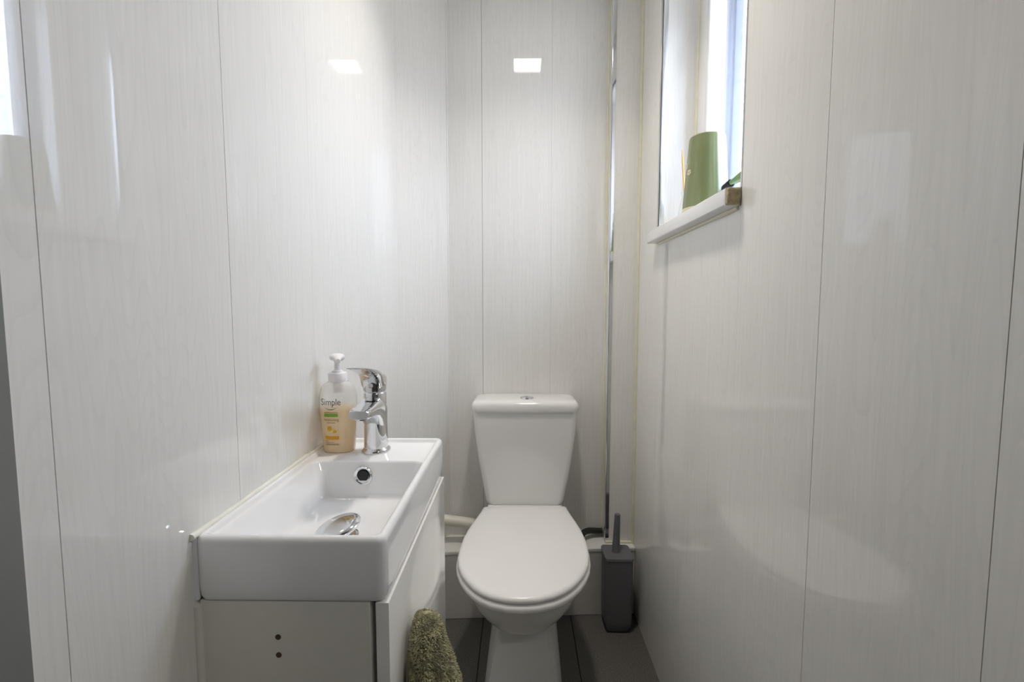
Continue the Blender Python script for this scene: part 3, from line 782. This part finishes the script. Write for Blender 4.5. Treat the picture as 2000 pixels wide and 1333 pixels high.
tag(towel, 'olive green terry hand towel hanging on the cabinet door', 'towel')

# ------------------------------------------------------------------ things on the window sill
# upturned green tumbler
CX, CY, CZ0 = 0.4695, 1.172, WZ0
tum = empty('tumbler', (CX, CY, CZ0))
HB = 0.192
lathe('body', [(0.0545, CZ0 + 0.018), (0.0540, CZ0 + 0.026), (0.0428, CZ0 + HB - 0.006), (0.0418, CZ0 + HB - 0.0015), (0.0400, CZ0 + HB), (0.037, CZ0 + HB), (0.035, CZ0 + HB - 0.003), (0.004, CZ0 + HB - 0.004)], CX, CY, M_green, tum, 48)
lathe('cream_band', [(0.0530, CZ0), (0.0545, CZ0 + 0.0012), (0.0548, CZ0 + 0.0182)], CX, CY, M_cream, tum, 48)
lathe('top_edge', [(0.0410, CZ0 + HB - 0.0008), (0.0414, CZ0 + HB + 0.0008), (0.0394, CZ0 + HB + 0.0016), (0.0374, CZ0 + HB + 0.0004)], CX, CY, M_cream, tum, 48)
def flower(ang, h):
    rr = 0.0543 - (0.0543 - 0.0428) * (h - 0.010) / (HB - 0.016)
    bm = bmesh.new()
    for k in range(5):
        a = k * 2 * math.pi / 5
        bm_loft(bm, [circ(0.0046 * math.cos(a), 0.0046 * math.sin(a), z, r, 10) for r, z in ((0.0030, -0.0010), (0.0030, 0.0005), (0.0016, 0.0012))])
    M = Matrix.Translation((CX + rr * math.cos(ang), CY + rr * math.sin(ang), CZ0 + h)) @ Matrix.Rotation(ang, 4, 'Z') @ Matrix.Rotation(math.pi / 2, 4, 'Y')
    bmesh.ops.transform(bm, matrix=M, verts=bm.verts)
    return from_bm('flower', bm, M_cream, tum, 40)
flower(math.radians(-166), 0.104); flower(math.radians(-184), 0.122)
kids_local(tum)
tag(tum, 'olive green ceramic tumbler standing upside down on the window sill', 'tumbler')

# clear glass bottle and a wooden stick leaning in it
GX, GY = 0.480, 1.345
gb = lathe('glass_bottle', [(0.0005, WZ0 + 0.003), (0.019, WZ0 + 0.0005), (0.0225, WZ0 + 0.002), (0.0230, WZ0 + 0.010), (0.0150, WZ0 + 0.060), (0.0098, WZ0 + 0.085), (0.0094, WZ0 + 0.094), (0.0112, WZ0 + 0.096), (0.0112, WZ0 + 0.101), (0.0092, WZ0 + 0.101), (0.0080, WZ0 + 0.088), (0.0132, WZ0 + 0.060), (0.0210, WZ0 + 0.010), (0.0200, WZ0 + 0.005)],
           GX, GY, M_glass, None, 28, cap1=True)
tag(gb, 'small clear glass bottle behind the green tumbler on the sill', 'bottle')
st = tube('wooden_stick', [(GX + 0.0060, GY, WZ0 + 0.006), (GX - 0.0015, GY, WZ0 + 0.100), (GX - 0.0095, GY, WZ0 + 0.195), (GX - 0.0115, GY, WZ0 + 0.221)], 0.0024, M_wood, None, 10, rads=[0.0026, 0.0026, 0.0024, 0.0008])
tag(st, 'thin orange wooden stick poking up behind the green tumbler', 'stick')

# green bottle with black ribbed cap, on its side by the near end of the sill
gn = empty('green_bottle', (0.459, 0.97, WZ0))
def ax(y, r, n=20, z=None): return [(0.459 + r * math.cos(2 * math.pi * k / n), y, (z or WZ0 + 0.0365) + r * math.sin(2 * math.pi * k / n)) for k in range(n)]
loft('body', [ax(0.8975, 0.011), ax(0.899, 0.0145), ax(0.915, 0.0150), ax(0.935, 0.0140, z=WZ0 + 0.0380), ax(0.960, 0.0105, z=WZ0 + 0.0390), ax(0.985, 0.0075, z=WZ0 + 0.0395), ax(1.012, 0.0050, z=WZ0 + 0.040)], M_gbottle, gn, smooth=50)
rg = []
for i in range(13):
    rg.append(ax(1.010 + i * 0.0026, 0.0088 if i % 2 else 0.0070, z=WZ0 + 0.0395 - i * 0.0004))
loft('ribbed_cap', rg, M_blackp, gn, smooth=30)
box('foot', 0.447, 0.471, 0.8990, 0.950, WZ0, WZ0 + 0.0230, M_upvc, gn, 0.003, 2)
kids_local(gn)
tag(gn, 'slim green bottle with a black ribbed cap lying beside the tumbler', 'bottle')
